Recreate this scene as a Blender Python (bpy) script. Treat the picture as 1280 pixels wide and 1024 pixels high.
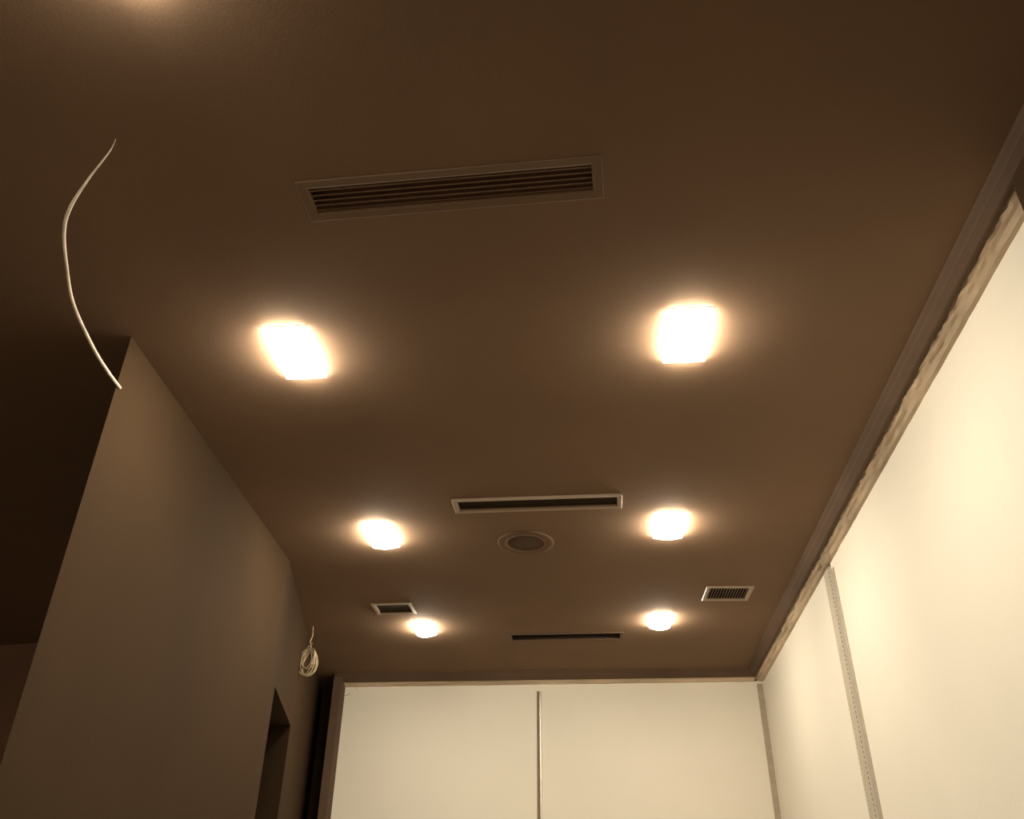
import bpy, bmesh, math, random
from mathutils import Vector, Matrix
from mathutils.geometry import delaunay_2d_cdt

random.seed(7)
for o in list(bpy.data.objects):
    bpy.data.objects.remove(o)
SC = bpy.context.scene
COL = SC.collection

# ------------------------------------------------------------------ camera, world, exposure
S = 1.6            # metres from the lens up to the ceiling
CZ = 1.5           # camera height
HC = CZ + S        # ceiling height
FPX = 1114.6
YAW, PITCH, ROLL = -0.0949, 0.5730, 0.0137
cy, sy, cp, sp = math.cos(YAW), math.sin(YAW), math.cos(PITCH), math.sin(PITCH)
fwd = Vector((sy * cp, cy * cp, sp)); rgt = Vector((cy, -sy, 0)); upv = rgt.cross(fwd)
c_, s_ = math.cos(ROLL), math.sin(ROLL)
r2 = c_ * rgt + s_ * upv; u2 = -s_ * rgt + c_ * upv
cam = bpy.data.cameras.new('camera')
cam.sensor_fit = 'HORIZONTAL'; cam.sensor_width = 36.0; cam.lens = FPX / 1280 * 36.0
cam.clip_start = 0.02; cam.clip_end = 60
cam_o = bpy.data.objects.new('camera', cam); COL.objects.link(cam_o)
M = Matrix((r2, u2, -fwd)).transposed().to_4x4(); M.translation = Vector((0, 0, CZ))
cam_o.matrix_world = M
SC.camera = cam_o

world = bpy.data.worlds.new('world'); SC.world = world
world.use_nodes = True
world.node_tree.nodes['Background'].inputs[0].default_value = (0.0, 0.0, 0.0, 1)
world.node_tree.nodes['Background'].inputs[1].default_value = 0.0
SC.view_settings.view_transform = 'Standard'
SC.view_settings.look = 'None'
SC.view_settings.gamma = 1.0
SC.view_settings.use_curve_mapping = False
SC.view_settings.exposure = 0.0
LAMP_POWER = 125.0
LAMP_COL = (1.0, 0.905, 0.725)

# ------------------------------------------------------------------ units: the room is laid out in ceiling heights
def P(x, y, z):
    """room units (camera at origin, ceiling at z = 1) to metres"""
    return (x * S, y * S, CZ + z * S)
ZF = -CZ / S       # floor in room units

# ------------------------------------------------------------------ materials
def mat(name, base, rough=0.85, metal=0.0, var=0.12, scale=6.0, bump=0.0, bscale=90.0, stretch=(1, 1, 1), spec=0.3):
    m = bpy.data.materials.new(name); m.use_nodes = True
    nt = m.node_tree; b = nt.nodes['Principled BSDF']
    b.inputs['Roughness'].default_value = rough
    b.inputs['Metallic'].default_value = metal
    b.inputs['Specular IOR Level'].default_value = spec
    tc = nt.nodes.new('ShaderNodeTexCoord'); mp = nt.nodes.new('ShaderNodeMapping')
    mp.inputs['Scale'].default_value = stretch
    nt.links.new(tc.outputs['Object'], mp.inputs['Vector'])
    nz = nt.nodes.new('ShaderNodeTexNoise')
    nz.inputs['Scale'].default_value = scale; nz.inputs['Detail'].default_value = 5
    nt.links.new(mp.outputs[0], nz.inputs['Vector'])
    rp = nt.nodes.new('ShaderNodeValToRGB')
    rp.color_ramp.elements[0].position = 0.3; rp.color_ramp.elements[1].position = 0.7
    rp.color_ramp.elements[0].color = tuple(max(0, c * (1 - var)) for c in base) + (1,)
    rp.color_ramp.elements[1].color = tuple(min(1, c * (1 + var)) for c in base) + (1,)
    nt.links.new(nz.outputs['Fac'], rp.inputs[0])
    nt.links.new(rp.outputs[0], b.inputs['Base Color'])
    if bump > 0:
        n2 = nt.nodes.new('ShaderNodeTexNoise'); n2.inputs['Scale'].default_value = bscale
        n2.inputs['Detail'].default_value = 3
        nt.links.new(mp.outputs[0], n2.inputs['Vector'])
        bp = nt.nodes.new('ShaderNodeBump'); bp.inputs['Strength'].default_value = bump
        bp.inputs['Distance'].default_value = 0.004
        nt.links.new(n2.outputs['Fac'], bp.inputs['Height'])
        nt.links.new(bp.outputs[0], b.inputs['Normal'])
    return m

DARK = (0.098, 0.066, 0.046)
M_CEIL = mat('ceiling_paint', (0.185, 0.118, 0.075), 0.9, var=0.05, scale=2.5, bump=0.08, bscale=140, spec=0.08)
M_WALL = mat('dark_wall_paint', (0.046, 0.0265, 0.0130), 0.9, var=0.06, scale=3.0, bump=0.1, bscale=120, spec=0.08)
M_WHITE = mat('cream_wall_covering', (0.80, 0.74, 0.63), 0.75, var=0.025, scale=1.6, bump=0.12, bscale=260)
M_FLOOR = mat('screed_floor', (0.52, 0.44, 0.35), 0.8, var=0.15, scale=4, bump=0.2, bscale=40)
M_TRIM = mat('brown_trim_paint', (0.095, 0.058, 0.036), 0.75, var=0.10, scale=5, bump=0.08, bscale=70, spec=0.15)
M_PLAST = mat('rough_plaster', (0.52, 0.41, 0.30), 0.95, var=0.28, scale=9, bump=0.5, bscale=30, stretch=(1.6, 0.3, 1.6))
M_PLASTB = mat('rough_plaster_cross', (0.52, 0.41, 0.30), 0.95, var=0.28, scale=9, bump=0.5, bscale=30, stretch=(0.3, 1.6, 1.6))
M_SIDE = mat('lifted_dark_paint', (0.30, 0.17, 0.11), 0.9, var=0.08)  # tone lifted above the other dark walls to make up for missing light
M_BLACK = mat('duct_black', (0.05, 0.03, 0.018), 0.9, var=0.2)
M_GRILLE = mat('painted_grille', (0.155, 0.096, 0.058), 0.85, var=0.05)
M_GRDARK = mat('dark_grille', (0.11, 0.064, 0.036), 0.6, var=0.05)
M_ALU = mat('satin_aluminium_frame', (0.30, 0.22, 0.155), 0.45, metal=0.0, var=0.06, spec=0.5)
M_RIB = mat('brown_metal_rib', (0.26, 0.18, 0.12), 0.6, var=0.05)
M_GRDARK2 = mat('speaker_rim_paint', (0.135, 0.083, 0.050), 0.9, var=0.05, spec=0.1)
M_SPK = mat('speaker_cloth', (0.085, 0.052, 0.032), 0.95, var=0.08, scale=40)
M_TANBEAD = mat('tan_corner_bead', (0.40, 0.335, 0.25), 0.6, var=0.10, scale=30)
M_BEAD = mat('galvanised_bead', (0.62, 0.57, 0.49), 0.30, metal=0.85, var=0.12, scale=14)
M_CABLE = mat('white_cable_sheath', (0.70, 0.60, 0.48), 0.5, var=0.3, scale=22)
M_COIL = mat('cream_cable_sheath', (0.50, 0.38, 0.25), 0.5, var=0.10, scale=22)
M_SCUFF = mat('scuff_grey', (0.34, 0.28, 0.22), 0.9, var=0.1)
M_LFRAME = mat('lamp_frame_white', (0.62, 0.55, 0.45), 0.5, var=0.03)

def perforated(name):
    m = mat(name, (0.38, 0.315, 0.235), 0.6, metal=0.0, var=0.1, scale=10)
    nt = m.node_tree; b = nt.nodes['Principled BSDF']
    src = b.inputs['Base Color'].links[0].from_socket
    tc = nt.nodes.new('ShaderNodeTexCoord'); sx = nt.nodes.new('ShaderNodeSeparateXYZ')
    nt.links.new(tc.outputs['Object'], sx.inputs[0])
    def mth(op, a, v=None):
        n = nt.nodes.new('ShaderNodeMath'); n.operation = op
        nt.links.new(a, n.inputs[0])
        if v is not None:
            if isinstance(v, (int, float)): n.inputs[1].default_value = v
            else: nt.links.new(v, n.inputs[1])
        return n.outputs[0]
    ad = mth('ADD', sx.outputs['X'], sx.outputs['Y'])
    a = mth('SINE', mth('MULTIPLY', ad, 2 * math.pi / 0.019))
    c = mth('SINE', mth('MULTIPLY', sx.outputs['Z'], 2 * math.pi / 0.019))
    h = mth('GREATER_THAN', mth('MULTIPLY', a, c), 0.30)
    mx = nt.nodes.new('ShaderNodeMix'); mx.data_type = 'RGBA'
    nt.links.new(h, mx.inputs['Factor']); nt.links.new(src, mx.inputs['A'])
    mx.inputs['B'].default_value = (0.74, 0.66, 0.53, 1)
    nt.links.new(mx.outputs['Result'], b.inputs['Base Color'])
    return m
M_PERF = perforated('perforated_bead')

def lens_mat():
    m = bpy.data.materials.new('lit_lamp_lens'); m.use_nodes = True
    nt = m.node_tree; nt.nodes.clear()
    e = nt.nodes.new('ShaderNodeEmission'); o = nt.nodes.new('ShaderNodeOutputMaterial')
    e.inputs[0].default_value = LAMP_COL + (1,); e.inputs[1].default_value = LAMP_POWER
    nt.links.new(e.outputs[0], o.inputs[0])
    return m
M_LENS = lens_mat()

# ------------------------------------------------------------------ mesh helpers
def obj(name, verts, faces, m, parent=None, smooth=False, loc=None):
    me = bpy.data.meshes.new(name); me.from_pydata([tuple(v) for v in verts], [], faces); me.update()
    bm = bmesh.new(); bm.from_mesh(me); bmesh.ops.recalc_face_normals(bm, faces=bm.faces); bm.to_mesh(me); bm.free()
    me.materials.append(m)
    if smooth:
        for p in me.polygons: p.use_smooth = True
    o = bpy.data.objects.new(name, me); COL.objects.link(o)
    if parent: o.parent = parent
    if loc: o.location = loc
    return o
def tag(o, label, cat=None, group=None, kind=None):
    o['label'] = label
    if cat: o['category'] = cat
    if group: o['group'] = group
    if kind: o['kind'] = kind
    return o
def empty(name, loc):
    o = bpy.data.objects.new(name, None); o.empty_display_size = 0.05
    COL.objects.link(o); o.location = loc; return o
def box_vf(x0, x1, y0, y1, z0, z1):
    v = [(x, y, z) for z in (z0, z1) for y in (y0, y1) for x in (x0, x1)]
    f = [(0, 1, 3, 2), (4, 5, 7, 6), (0, 1, 5, 4), (2, 3, 7, 6), (0, 2, 6, 4), (1, 3, 7, 5)]
    return v, f
def prism_vf(poly, z0, z1):
    """vertical prism over a plan polygon (room units -> metres)"""
    n = len(poly)
    v = [P(x, y, z0) for x, y in poly] + [P(x, y, z1) for x, y in poly]
    f = [tuple(range(n)), tuple(range(n, 2 * n))] + [(i, (i + 1) % n, n + (i + 1) % n, n + i) for i in range(n)]
    return v, f
def join_vf(parts):
    V, F = [], []
    for v, f in parts:
        k = len(V); V += list(v); F += [tuple(i + k for i in q) for q in f]
    return V, F
def tube(name, pts, rad, m, parent=None, sides=8, closed=False, sub=8, rads=None):
    """smooth tube along points (metres), Catmull-Rom"""
    pts = [Vector(p) for p in pts]; n = len(pts); path = []; rr = []
    rng = range(n) if closed else range(n - 1)
    for i in rng:
        if closed: p0, p1, p2, p3 = pts[i - 1], pts[i], pts[(i + 1) % n], pts[(i + 2) % n]
        else: p0, p1, p2, p3 = pts[max(i - 1, 0)], pts[i], pts[i + 1], pts[min(i + 2, n - 1)]
        for k in range(sub):
            t = k / sub
            path.append(0.5 * ((2 * p1) + (p2 - p0) * t + (2 * p0 - 5 * p1 + 4 * p2 - p3) * t * t + (3 * p1 - p0 - 3 * p2 + p3) * t ** 3))
            rr.append(rads[i] * (1 - t) + rads[(i + 1) % n] * t if rads else rad)
    if not closed: path.append(pts[-1]); rr.append(rads[-1] if rads else rad)
    V, F = [], []; N = len(path); up = None
    for i in range(N):
        a = path[i - 1] if (i or closed) else path[0]; b = path[(i + 1) % N] if (i < N - 1 or closed) else path[-1]
        t = (b - a).normalized()
        if up is None: up = t.orthogonal().normalized()
        up = (up - t * up.dot(t)).normalized(); s = t.cross(up)
        for k in range(sides):
            an = 2 * math.pi * k / sides
            V.append(path[i] + (up * math.cos(an) + s * math.sin(an)) * rr[i])
    for i in range(N if closed else N - 1):
        for k in range(sides):
            j = (i + 1) % N
            F.append((i * sides + k, i * sides + (k + 1) % sides, j * sides + (k + 1) % sides, j * sides + k))
    if not closed:
        F.append(tuple(range(sides))); F.append(tuple((N - 1) * sides + k for k in range(sides)))
    return obj(name, V, F, m, parent, smooth=True)
def sweep(name, prof, path_fn, ts, m, parent=None, caps=True):
    """profile [(out, z)] swept along path_fn(t, out, z) -> room units"""
    V, F = [], []; n = len(prof)
    for t in ts:
        for k, (o, z) in enumerate(prof): V.append(P(*path_fn(t, o, z, k)))
    for i in range(len(ts) - 1):
        for k in range(n):
            F.append((i * n + k, i * n + (k + 1) % n, (i + 1) * n + (k + 1) % n, (i + 1) * n + k))
    if caps: F += [tuple(range(n)), tuple((len(ts) - 1) * n + k for k in range(n))]
    return obj(name, V, F, m, parent)
def noise1(seed, n, amp, smooth=2):
    r = random.Random(seed); a = [r.uniform(-1, 1) for _ in range(n)]
    for _ in range(smooth):
        a = [(a[max(i - 1, 0)] + 2 * a[i] + a[min(i + 1, n - 1)]) / 4 for i in range(n)]
    mx = max(abs(x) for x in a); return [x / mx * amp for x in a]

# ------------------------------------------------------------------ plan of the room (room units)
def XA(y): return 0.614 - 0.013 * y           # top edge of the crown strip along the cream wall
YA = 3.365                                     # top edge of the crown strip along the end wall
CR_O, CR_D = 0.022, 0.027                      # crown strip: out and down
SO_O, SO_D = 0.064, 0.035                      # far edge of the plaster soffit
def XW(y): return XA(y) + SO_O                 # cream wall face
YW = YA + SO_O                                 # end wall face
Y_NEAR = 0.955                                 # where the cream wall's recess begins
Y_FRONT = -1.3                                 # wall behind the camera
X_SIDE = -2.7                                  # far wall of the dark side space
Y_END = 3.66                                   # back of the dark slot
LX, LY0 = -0.828, 1.246                        # near end of the dark grey partition
BEND = (-0.843, 2.283)
def XB(y): return BEND[0] - 0.201 * (y - BEND[1])   # second, angled stretch of the partition
DOOR_Y0, DOOR_Y1, DOOR_Z = 2.373, 2.80, 0.672

# lamps and grilles on the ceiling: centre x, y, half sizes
LAMPS = [(-0.5370, 1.314, 0.040, 0.077), (0.1930, 1.314, 0.040, 0.075),
         (-0.5460, 2.124, 0.037, 0.072), (0.2090, 2.113, 0.038, 0.069),
         (-0.5580, 2.857, 0.033, 0.060), (0.2230, 2.826, 0.034, 0.060),
         (-0.5050, 0.490, 0.040, 0.077), (-0.5000, -0.350, 0.040, 0.077), (0.1900, -0.350, 0.040, 0.077)]  # the pair behind the camera is added fill to brighten the ceiling
VENTS = dict(near=(-0.186, 0.931, 0.228, 0.041, -0.035), mid=(-0.122, 1.970, 0.208, 0.0355, -0.006),
             right=(0.412, 2.604, 0.070, 0.056, 0.05), left=(-0.622, 2.677, 0.064, 0.047, -0.03),
             far=(-0.089, 2.978, 0.196, 0.038, 0.0))
SPK = (-0.168, 2.203, 0.076)

def rect(cx, cyy, hx, hy, rot=0.0):
    c, s = math.cos(rot), math.sin(rot)
    return [(cx + c * a * hx - s * b * hy, cyy + s * a * hx + c * b * hy) for a, b in ((-1, -1), (1, -1), (1, 1), (-1, 1))]

# ------------------------------------------------------------------ ceiling with real openings
holes = []
for (x, y, hx, hy) in LAMPS: holes.append(rect(x, y, hx * 0.92, hy * 0.96))
FR = dict(near=0.016, mid=0.0125, right=0.0125, left=0.0125, far=0.012)
for k, (x, y, hx, hy, r) in VENTS.items(): holes.append(rect(x, y, hx - FR[k] * 0.8, hy - FR[k] * 0.8, r))
outer = [(X_SIDE, Y_FRONT), (XA(Y_FRONT), Y_FRONT), (XA(YA), YA), (-0.993, YA), (-0.993, Y_END), (X_SIDE, Y_END)]
vs, es = [], []
for poly in [outer] + holes:
    k = len(vs); vs += [Vector(p) for p in poly]; es += [(k + i, k + (i + 1) % len(poly)) for i in range(len(poly))]
ov, oe, of, *_ = delaunay_2d_cdt(vs, es, [], 1, 1e-7)
def inside(pt, poly):
    r = False; n = len(poly)
    for i in range(n):
        (x1, y1), (x2, y2) = poly[i], poly[(i + 1) % n]
        if (y1 > pt[1]) != (y2 > pt[1]) and pt[0] < (x2 - x1) * (pt[1] - y1) / (y2 - y1) + x1: r = not r
    return r
tri = []
for f in of:
    c = sum((ov[i] for i in f), Vector((0, 0))) / len(f)
    if inside(c, outer) and not any(inside(c, h) for h in holes): tri.append(tuple(f))
ceil = obj('ceiling', [P(v.x, v.y, 1.0) for v in ov], tri, M_CEIL)
tag(ceil, 'dark brown painted ceiling with recessed lights and grilles', kind='structure')

# ------------------------------------------------------------------ floor, walls
fl = obj('floor', *prism_vf([(X_SIDE - .1, Y_FRONT - .1), (0.75, Y_FRONT - .1), (0.75, Y_END + .1), (X_SIDE - .1, Y_END + .1)], ZF - 0.08, ZF), M_FLOOR)
tag(fl, 'bare grey brown screed floor of the room', kind='structure')
wf = obj('wall_front', *prism_vf([(X_SIDE - .1, Y_FRONT - .1), (0.75, Y_FRONT - .1), (0.75, Y_FRONT), (X_SIDE - .1, Y_FRONT)], ZF, 1.02), M_WHITE)
tag(wf, 'cream painted wall opposite the boarded end wall', kind='structure')
ws = obj('wall_side', *prism_vf([(X_SIDE - .1, Y_FRONT), (X_SIDE, Y_FRONT), (X_SIDE, Y_END + .1), (X_SIDE - .1, Y_END + .1)], ZF, 1.02), M_SIDE)
tag(ws, 'dark wall far inside the unlit side space', kind='structure')

# partition: straight stretch, then a stretch turned a little outwards with a doorway
TH = 0.075
p_str = [(LX, LY0), (BEND[0], BEND[1]), (BEND[0] - TH, BEND[1]), (LX - TH, LY0 + TH * 1.95)]
def strip2(y0, y1): return [(XB(y0), y0), (XB(y1), y1), (XB(y1) - 0.16, y1 + 0.03), (XB(y0) - 0.16, y0 + 0.03)]
p_a = [(XB(BEND[1]), BEND[1]), (XB(DOOR_Y0), DOOR_Y0), (XB(DOOR_Y0) - 0.16, DOOR_Y0 + 0.03), (BEND[0] - TH, BEND[1])]
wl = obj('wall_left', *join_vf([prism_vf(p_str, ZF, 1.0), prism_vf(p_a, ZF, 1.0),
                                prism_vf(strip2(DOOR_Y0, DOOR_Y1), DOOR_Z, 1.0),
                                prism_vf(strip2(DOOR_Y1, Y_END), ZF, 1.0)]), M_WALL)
tag(wl, 'dark grey brown partition wall with a tall narrow doorway', kind='structure')
# wall closing the passage on the far side of the doorway
pw = obj('wall_passage', *prism_vf([(XB(DOOR_Y1) - 0.16, DOOR_Y1 + 0.03), (XB(DOOR_Y1) - 0.16, DOOR_Y1 + 0.11), (X_SIDE, DOOR_Y1 + 0.33), (X_SIDE, DOOR_Y1 + 0.25)], ZF, 1.0), M_SIDE)
tag(pw, 'dark wall running back from the doorway jamb', kind='structure')

# end wall: dark backing, cream boards with a joint, dark slot beside it
bw = obj('wall_back', *join_vf([prism_vf([(-0.993, YW + 0.012), (0.75, YW + 0.012), (0.75, YW + 0.1), (-0.993, YW + 0.1)], ZF, 1.02),
                                prism_vf([(-0.993, YW + 0.1), (-0.95, YW + 0.1), (-0.95, Y_END), (-0.993, Y_END)], ZF, 1.02),
                                prism_vf([(-1.5, Y_END), (-0.95, Y_END), (-0.95, Y_END + .1), (-1.5, Y_END + .1)], ZF, 1.02)]), M_WALL)
tag(bw, 'end wall faced with cream boards beside a dark slot', kind='structure')
ZT = 1 - SO_D + 0.004
JX0, JX1 = -0.2150, -0.2085
xr = XW(YW)
for i, (a, b) in enumerate(((-0.965, JX0), (JX1, xr))):
    o = obj('wall_panel', *prism_vf([(a, YW), (b, YW), (b, YW + 0.011), (a, YW + 0.011)], ZF, ZT), M_WHITE, bw)
    if i == 0: left_panel = o
# rounded metal bead beside the joint
ts = [ZF, 0.2, 0.5, 0.7, 0.938]
bead = []
for k in range(9):
    an = math.pi * k / 8
    bead.append((JX1 + 0.0048 - 0.0048 * math.cos(an), YW - 0.0038 * math.sin(an)))
obj('joint_bead', *prism_vf(bead, ZF, 0.940), M_BEAD, bw, smooth=False)
obj('joint_lip', *prism_vf([(JX0 - 0.0020, YW - 0.0015), (JX0 + 0.0012, YW - 0.0015), (JX0 + 0.0012, YW + 0.008), (JX0 - 0.0020, YW + 0.0)], ZF, 0.940), M_ALU, bw)
obj('joint_filler', *prism_vf([(JX0 - 0.0005, YW + 0.0005), (JX1 + 0.0005, YW + 0.0005), (JX1 + 0.0005, YW + 0.010), (JX0 - 0.0005, YW + 0.010)], 0.940, ZT), M_WHITE, bw)
obj('joint_backing', *prism_vf([(JX0, YW + 0.002), (JX1, YW + 0.002), (JX1, YW + 0.010), (JX0, YW + 0.010)], ZF, 0.940), M_RIB, bw)
# strip up the corner
obj('corner_bead', *prism_vf([(xr - 0.0255, YW - 0.0020), (xr - 0.004, YW - 0.0020), (xr - 0.004, YW), (xr - 0.0255, YW)], ZF, 0.958), M_TANBEAD, bw)
# small scuffs near the top corner of the board
for (x, z, l, r) in ((-0.952, 0.934, 0.012, 0.35), (-0.915, 0.962, 0.009, 1.1), (-0.635, 0.93, 0.004, 1.5)):
    c, s = math.cos(r) * l, math.sin(r) * l
    v = [P(x - c, YW - 0.0008, z - s), P(x + c, YW - 0.0008, z + s), P(x + c, YW - 0.0008, z + s + 0.0024), P(x - c, YW - 0.0008, z - s + 0.0024)]
    v += [(a, b + 0.0008 * S, d) for a, b, d in v]
    obj('scuff_mark', v, [(0, 1, 2, 3), (4, 5, 6, 7), (0, 1, 5, 4), (1, 2, 6, 5), (2, 3, 7, 6), (3, 0, 4, 7)], M_SCUFF, left_panel)

# cream side wall
wr = obj('wall_right', *join_vf([prism_vf([(XW(Y_NEAR) + 0.012, Y_NEAR), (XW(YW) + 0.012, YW + .01), (0.80, YW + .01), (0.80, Y_NEAR)], ZF, 1.02),
                                 prism_vf([(XA(Y_FRONT) + CR_O, Y_FRONT), (XA(Y_NEAR) + CR_O, Y_NEAR), (0.80, Y_NEAR), (0.80, Y_FRONT)], ZF, 1.02)]), M_WALL)
tag(wr, 'long side wall faced with cream boards', kind='structure')
G0, G1 = 2.312, 2.335
for (a, b) in ((Y_NEAR, G0), (G1, YW)):
    obj('wall_panel', *prism_vf([(XW(a), a), (XW(b), b), (XW(b) + 0.011, b), (XW(a) + 0.011, a)], ZF, ZT), M_WHITE, wr)
obj('joint_flange', *prism_vf([(XW(G1) - 0.0022, G1 + 0.001), (XW(2.384) - 0.0022, 2.384), (XW(2.384), 2.384), (XW(G1), G1 + 0.001)], ZF, 0.964), M_PERF, wr)
obj('joint_lip', *prism_vf([(XW(2.288) - 0.0012, 2.288), (XW(G0) - 0.0012, G0), (XW(G0) + 0.006, G0), (XW(2.288), 2.286)], ZF, 0.946), M_TANBEAD, wr)

# ------------------------------------------------------------------ crown strips and raw plaster soffits
crown = [(0.0, 1.0), (0.0018, 0.9955), (0.0075, 0.9890), (0.0088, 0.9855), (0.0165, 0.9775), (0.0190, 0.9745), (CR_O, 1 - CR_D), (CR_O + 0.006, 1 - CR_D), (CR_O + 0.006, 1.012), (0.0, 1.012)]
N = 40
ys = [Y_FRONT + (YA - Y_FRONT) * i / N for i in range(N + 1)]
def right_path(t, o, z, k): return (XA(t) + o, t + (o if t == ys[-1] else 0), z)
t1 = sweep('trim_1', crown, right_path, ys, M_TRIM); tag(t1, 'brown crown strip between dark ceiling and cream side wall', kind='structure')
xs = [-0.993 + (XA(YA) + 0.993) * i / N for i in range(N + 1)]
def back_path(t, o, z, k): return (t + (o if t == xs[-1] else 0), YA + o, z)
t2 = sweep('trim_2', crown, back_path, xs, M_TRIM); tag(t2, 'brown crown strip along the top of cream end wall', kind='structure')
# upright board framing the end wall beside the slot
t3 = obj('trim_3', *prism_vf([(-0.993, YA), (-0.964, YA + 0.004), (-0.9625, YA + 0.006), (-0.9625, YW + 0.005), (-0.993, YW + 0.02)], ZF, 0.990), M_TRIM)
tag(t3, 'upright brown board between dark slot and cream end wall', kind='structure')

def soffit(name, n, a, b, along, seed, m, jag):
    """hand-trowelled plaster strip facing down with a ragged edge towards the crown strip"""
    tsx = [a + (b - a) * i / n for i in range(n + 1)]
    e1 = noise1(seed, n + 1, jag, 1); slow = noise1(seed + 1, n + 1, jag * 0.9, 14)
    ridg = [noise1(seed + 5 + q, n + 1, 0.0022, 6) for q in range(5)]
    outs = [CR_O + 0.0085, CR_O + 0.011, CR_O + 0.018, CR_O + 0.025, CR_O + 0.033, SO_O + 0.004]
    zs = [1 - CR_D + 0.012, 1 - CR_D + 0.001, 1 - CR_D - 0.002, 1 - CR_D - 0.0028, 1 - SO_D + 0.0015, 1 - SO_D]
    V, F = [], []
    for i, t in enumerate(tsx):
        for k in range(6):
            o = outs[k] + ((e1[i] + slow[i]) if k == 1 else (0.5 * slow[i] if k in (0, 2) else 0))
            z = zs[k] + (ridg[k - 1][i] if 0 < k < 5 else 0)
            V.append(P(*along(t, o, z)))
        V.append(P(*along(t, SO_O + 0.004, 1.012))); V.append(P(*along(t, outs[0] + 0.5 * slow[i], 1.012)))
    m8 = 8
    for i in range(n):
        for k in range(m8):
            F.append((i * m8 + k, i * m8 + (k + 1) % m8, (i + 1) * m8 + (k + 1) % m8, (i + 1) * m8 + k))
    F += [tuple(range(m8)), tuple(n * m8 + k for k in range(m8))]
    return obj(name, V, F, m)
t4 = soffit('trim_4', 420, Y_NEAR, YW + 0.003, lambda t, o, z: (XA(t) + o, t, z), 11, M_PLAST, 0.0029)
tag(t4, 'ragged raw plaster strip above the cream side wall', kind='structure')
t5 = soffit('trim_5', 260, -0.962, XA(YA) + 0.03, lambda t, o, z: (t, YA + o, z), 31, M_PLASTB, 0.0012)
tag(t5, 'raw plaster strip above the cream end wall', kind='structure')
# black gap between crown strip and plaster
gp = obj('trim_6', *join_vf([prism_vf([(XA(Y_NEAR) + CR_O, Y_NEAR), (XA(YW) + CR_O, YW), (XA(YW) + SO_O, YW), (XA(Y_NEAR) + SO_O, Y_NEAR)], 1.0, 1.012),
                             prism_vf([(-0.993, YA + CR_O), (XA(YA) + CR_O, YA + CR_O), (XA(YA) + CR_O, YA + SO_O), (-0.993, YA + SO_O)], 1.0, 1.012)]), M_BLACK)
tag(gp, 'dark backing above the gap behind the crown strips', kind='structure')

# ------------------------------------------------------------------ lamps
def make_lamp(spec, label):
    x, y, hx, hy = spec; hx *= S * 0.93; hy *= S * 0.97
    e = empty('ceiling_light', P(x, y, 1.0))
    tag(e, label, 'ceiling light', 'rectangular recessed lights in the ceiling')
    w = 0.007; d = 0.0025
    ri = [(-hx, -hy), (hx, -hy), (hx, hy), (-hx, hy)]; ro = [(a + math.copysign(w, a), b + math.copysign(w, b)) for a, b in ri]
    V = [(a, b, -0.0002) for a, b in ro] + [(a * .995, b * .995, -d) for a, b in ro] + [(a, b, -d) for a, b in ri] + [(a, b, 0.05) for a, b in ri]
    F = []
    for k in range(3):
        for i in range(4): F.append((k * 4 + i, k * 4 + (i + 1) % 4, k * 4 + 4 + (i + 1) % 4, k * 4 + 4 + i))
    obj('frame', V, F, M_LFRAME, e)
    n = 14; drop = LENS_DROP; rim = LENS_RIM
    V, F = [], []
    ux, uy = hx + 0.003, hy + 0.003
    for j in range(n + 1):
        for i in range(n + 1):
            a, b = -1 + 2 * i / n, -1 + 2 * j / n
            V.append((a * ux, b * uy, -rim - drop * ((1 - abs(a) ** 2.2) * (1 - abs(b) ** 2.2)) ** 0.6))
    for j in range(n):
        for i in range(n):
            q = j * (n + 1) + i; F.append((q, q + 1, q + n + 2, q + n + 1))
    ring = [i for i in range(n + 1)] + [j * (n + 1) + n for j in range(1, n + 1)] + [n * (n + 1) + i for i in range(n - 1, -1, -1)] + [j * (n + 1) for j in range(n - 1, 0, -1)]
    k = len(V)
    for i in ring: V.append((V[i][0], V[i][1], -0.0026))
    for i in range(len(ring)):
        j = (i + 1) % len(ring); F.append((ring[i], ring[j], k + j, k + i))
    obj('lens', V, F, M_LENS, e, smooth=True)
    b = box_vf(-hx, hx, -hy, hy, 0.0125, 0.06)
    obj('housing', *b, M_LFRAME, e)
    return e
LENS_DROP, LENS_RIM = 0.031, 0.012
names = ['lit ceiling light between the dark partition and the long ceiling-coloured slatted grille',
         'lit ceiling light between the cream side wall and the long ceiling-coloured slatted grille',
         'lit ceiling light between the pale-framed slot grille and the dark partition',
         'lit ceiling light between the pale-framed slot grille and the cream side wall',
         'lit ceiling light beside the small pale-framed square grille near the dark partition',
         'lit ceiling light near the end wall, beside the small ribbed grille',
         'lit ceiling light near the start of the white hanging cable',
         'added unseen fill light near the cream painted wall, on the side space side',
         'added unseen fill light near the cream painted wall, on the dark side wall side']
for sp_, lb in zip(LAMPS, names): make_lamp(sp_, lb)

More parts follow.
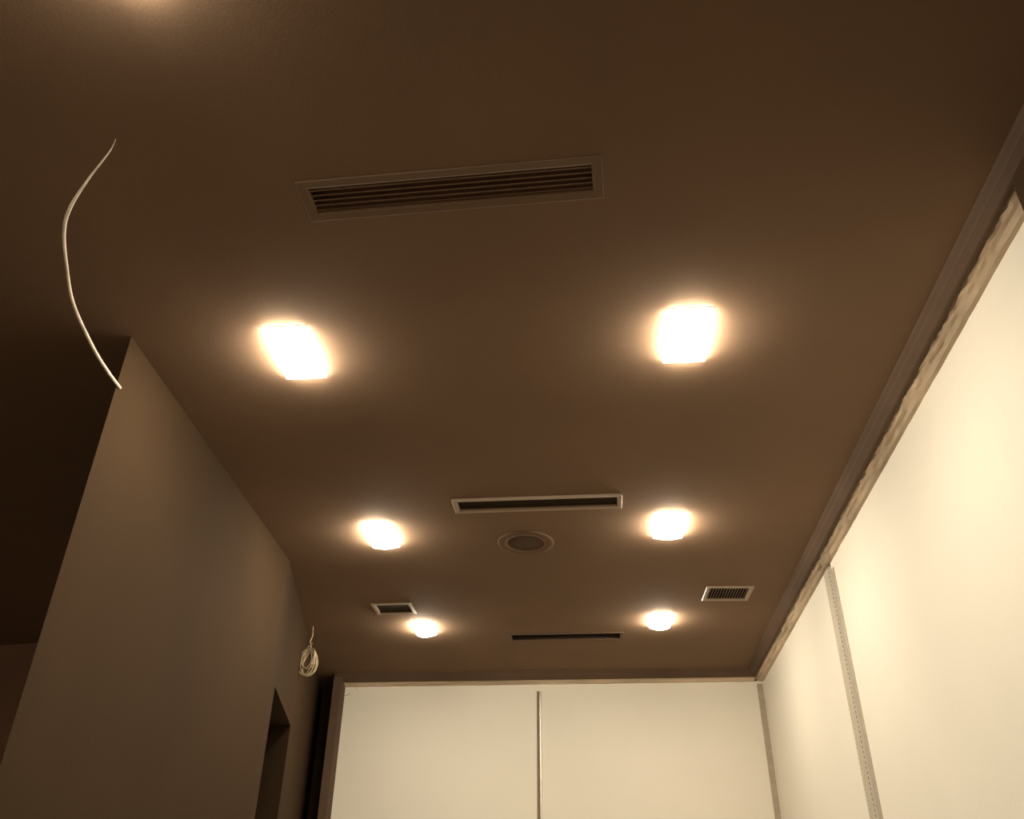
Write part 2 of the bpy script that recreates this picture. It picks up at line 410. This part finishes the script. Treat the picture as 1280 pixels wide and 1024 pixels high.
# ------------------------------------------------------------------ grilles
def make_vent(key, name, label, mf, ms, axis, n, lip, tilt=0.5, swid=0.011, deep=0.004, duct=None):
    cx, cyv, hx, hy, rot = VENTS[key]
    e = empty(name, P(cx, cyv, 1.0)); e.rotation_euler.z = rot
    tag(e, label, 'air vent', 'air grilles in the dark ceiling')
    hx *= S; hy *= S; w = FR[key] * S
    ro = [(-hx, -hy), (hx, -hy), (hx, hy), (-hx, hy)]
    def ins(d): return [(a - math.copysign(d, a), b - math.copysign(d, b)) for a, b in ro]
    loops = [(ro, -0.0003), (ro, -lip * 0.7), (ins(0.0015), -lip), (ins(w * 0.8), -lip * 0.85), (ins(w), -lip * 0.3), (ins(w), 0.001)]
    V, F = [], []
    for l, z in loops: V += [(a, b, z) for a, b in l]
    for k in range(len(loops) - 1):
        for i in range(4): F.append((k * 4 + i, k * 4 + (i + 1) % 4, k * 4 + 4 + (i + 1) % 4, k * 4 + 4 + i))
    obj('frame', V, F, mf, e)
    ix, iy = hx - w, hy - w
    vb, fb = box_vf(-ix, ix, -iy, iy, 0.001, 0.064)
    obj('duct_box', vb, fb[1:], duct or M_BLACK, e)
    # one slat mesh shared by all
    L = ix if axis == 'x' else iy; W = iy if axis == 'x' else ix
    t = 0.0011; c, s = math.cos(tilt) * t, math.sin(tilt) * t
    ca, sa = math.cos(tilt), math.sin(tilt)
    sec = [(-t, 0), (t, 0), (t + swid * math.sin(tilt), swid * ca), (-t + swid * math.sin(tilt), swid * ca)]
    V = []
    for l in (-L, L):
        for a, z in sec: V.append((l, a, z) if axis == 'x' else (a, l, z))
    F = [(0, 1, 2, 3), (4, 5, 6, 7)] + [(i, (i + 1) % 4, 4 + (i + 1) % 4, 4 + i) for i in range(4)]
    first = None
    for i in range(n):
        p = -W + 2 * W * (i + 0.5) / n
        if first is None: first = o = obj('slat', V, F, ms, e)
        else:
            o = first.copy(); COL.objects.link(o); o.parent = e
        o.location = (0, p, deep) if axis == 'x' else (p, 0, deep)
    return e
make_vent('near', 'slatted_vent', 'long ceiling-coloured air grille with lengthwise slats', M_GRILLE, M_GRILLE, 'x', 5, 0.003, tilt=0.95, swid=0.013, deep=0.002, duct=M_SIDE)
make_vent('mid', 'slot_vent', 'long narrow air grille with a pale metal frame beside round speaker', M_ALU, M_GRDARK, 'x', 7, 0.009, tilt=1.0, swid=0.010, deep=0.003)
make_vent('right', 'ribbed_vent', 'small pale-framed grille with crosswise ribs by the cream side wall', M_ALU, M_RIB, 'y', 14, 0.007, tilt=0.15, swid=0.006, deep=0.001)
make_vent('left', 'square_vent', 'small pale-framed dark grille on the ceiling near the dark partition', M_ALU, M_BLACK, 'y', 12, 0.006, tilt=0.9, swid=0.011, deep=0.003)
make_vent('far', 'dark_slot_vent', 'long black slot grille near the cream end wall', M_GRDARK, M_BLACK, 'x', 4, 0.004, deep=0.010)

# ------------------------------------------------------------------ round ceiling speaker
e = empty('ceiling_speaker', P(SPK[0], SPK[1], 1.0)); tag(e, 'round ceiling-coloured speaker with darker centre grille', 'speaker')
def lathe(name, prof, m, parent, n=48):
    V, F = [], []
    for i in range(n):
        an = 2 * math.pi * i / n
        for r, z in prof: V.append((r * math.cos(an), r * math.sin(an), z))
    k = len(prof)
    for i in range(n):
        j = (i + 1) % n
        for q in range(k - 1): F.append((i * k + q, i * k + q + 1, j * k + q + 1, j * k + q))
    return obj(name, V, F, m, parent, smooth=True)
R = SPK[2] * S
lathe('flange', [(R, -0.0002), (R * .995, -0.003), (R * .96, -0.005), (R * .80, -0.006), (R * .66, -0.0050), (R * .625, 0.002)], M_GRDARK2, e)
lathe('grille', [(R * .62, -0.001), (R * .60, -0.002), (R * .4, -0.0035), (R * .2, -0.0050), (0.0005, -0.0056)], M_SPK, e)

# ------------------------------------------------------------------ cables
pts = [(-0.645, 0.800, 1.0), (-0.662, 0.818, 0.995), (-0.705, 0.85, 0.976), (-0.745, 0.885, 0.958), (-0.769, 0.92, 0.945), (-0.791, 0.98, 0.928), (-0.812, 1.05, 0.913), (-0.818, 1.14, 0.893), (-0.8205, 1.200, 0.8875), (-0.8255, 1.255, 0.891)]
rad = [0.0008, 0.0014, 0.0026, 0.0044, 0.0046, 0.0040, 0.0044, 0.0046, 0.0046, 0.0044]
cb = tube('hanging_cable', [P(*p) for p in pts], 0.0045, M_CABLE, rads=rad)
tag(cb, 'white cable sagging from the ceiling to the end of dark partition', 'cable')

ce = empty('coiled_cable', P(-0.928, 2.83, 1.0)); tag(ce, 'coil of cream cable hanging from the ceiling by the doorway', 'cable')
tube('hanging_lead', [(0, 0, 0), (0.004, 0, -0.05), (-0.002, -0.004, -0.085), (0.006, -0.008, -0.115), (0.000, -0.010, -0.150)], 0.0032, M_COIL, ce, sides=6)
tube('twist_tie', [(0.012, -0.012, -0.095), (-0.006, -0.004, -0.110), (-0.008, -0.016, -0.122), (0.008, -0.018, -0.135)], 0.0030, M_COIL, ce, sides=6)
rr = random.Random(4)
for i in range(8):
    wx = 0.046 * rr.uniform(0.6, 1.12); hz = 0.066 * rr.uniform(0.75, 1.12); an = rr.uniform(-0.6, 0.1); tl = rr.uniform(-0.5, 0.2)
    cx, cz = rr.uniform(-0.004, 0.010), -0.128 - hz * 0.98
    L = []
    for k in range(10):
        a = 2 * math.pi * k / 10
        x = wx * math.sin(a) * (1 - 0.12 * math.cos(a)); z = hz * math.cos(a)
        x, z = x * math.cos(tl) - z * math.sin(tl), x * math.sin(tl) + z * math.cos(tl)
        L.append((cx + x * math.cos(an), -0.014 + x * math.sin(an) + rr.uniform(-.002, .002), cz + z))
    tube('cable_loop', L, 0.0030, M_COIL, ce, sides=6, closed=True, sub=5)
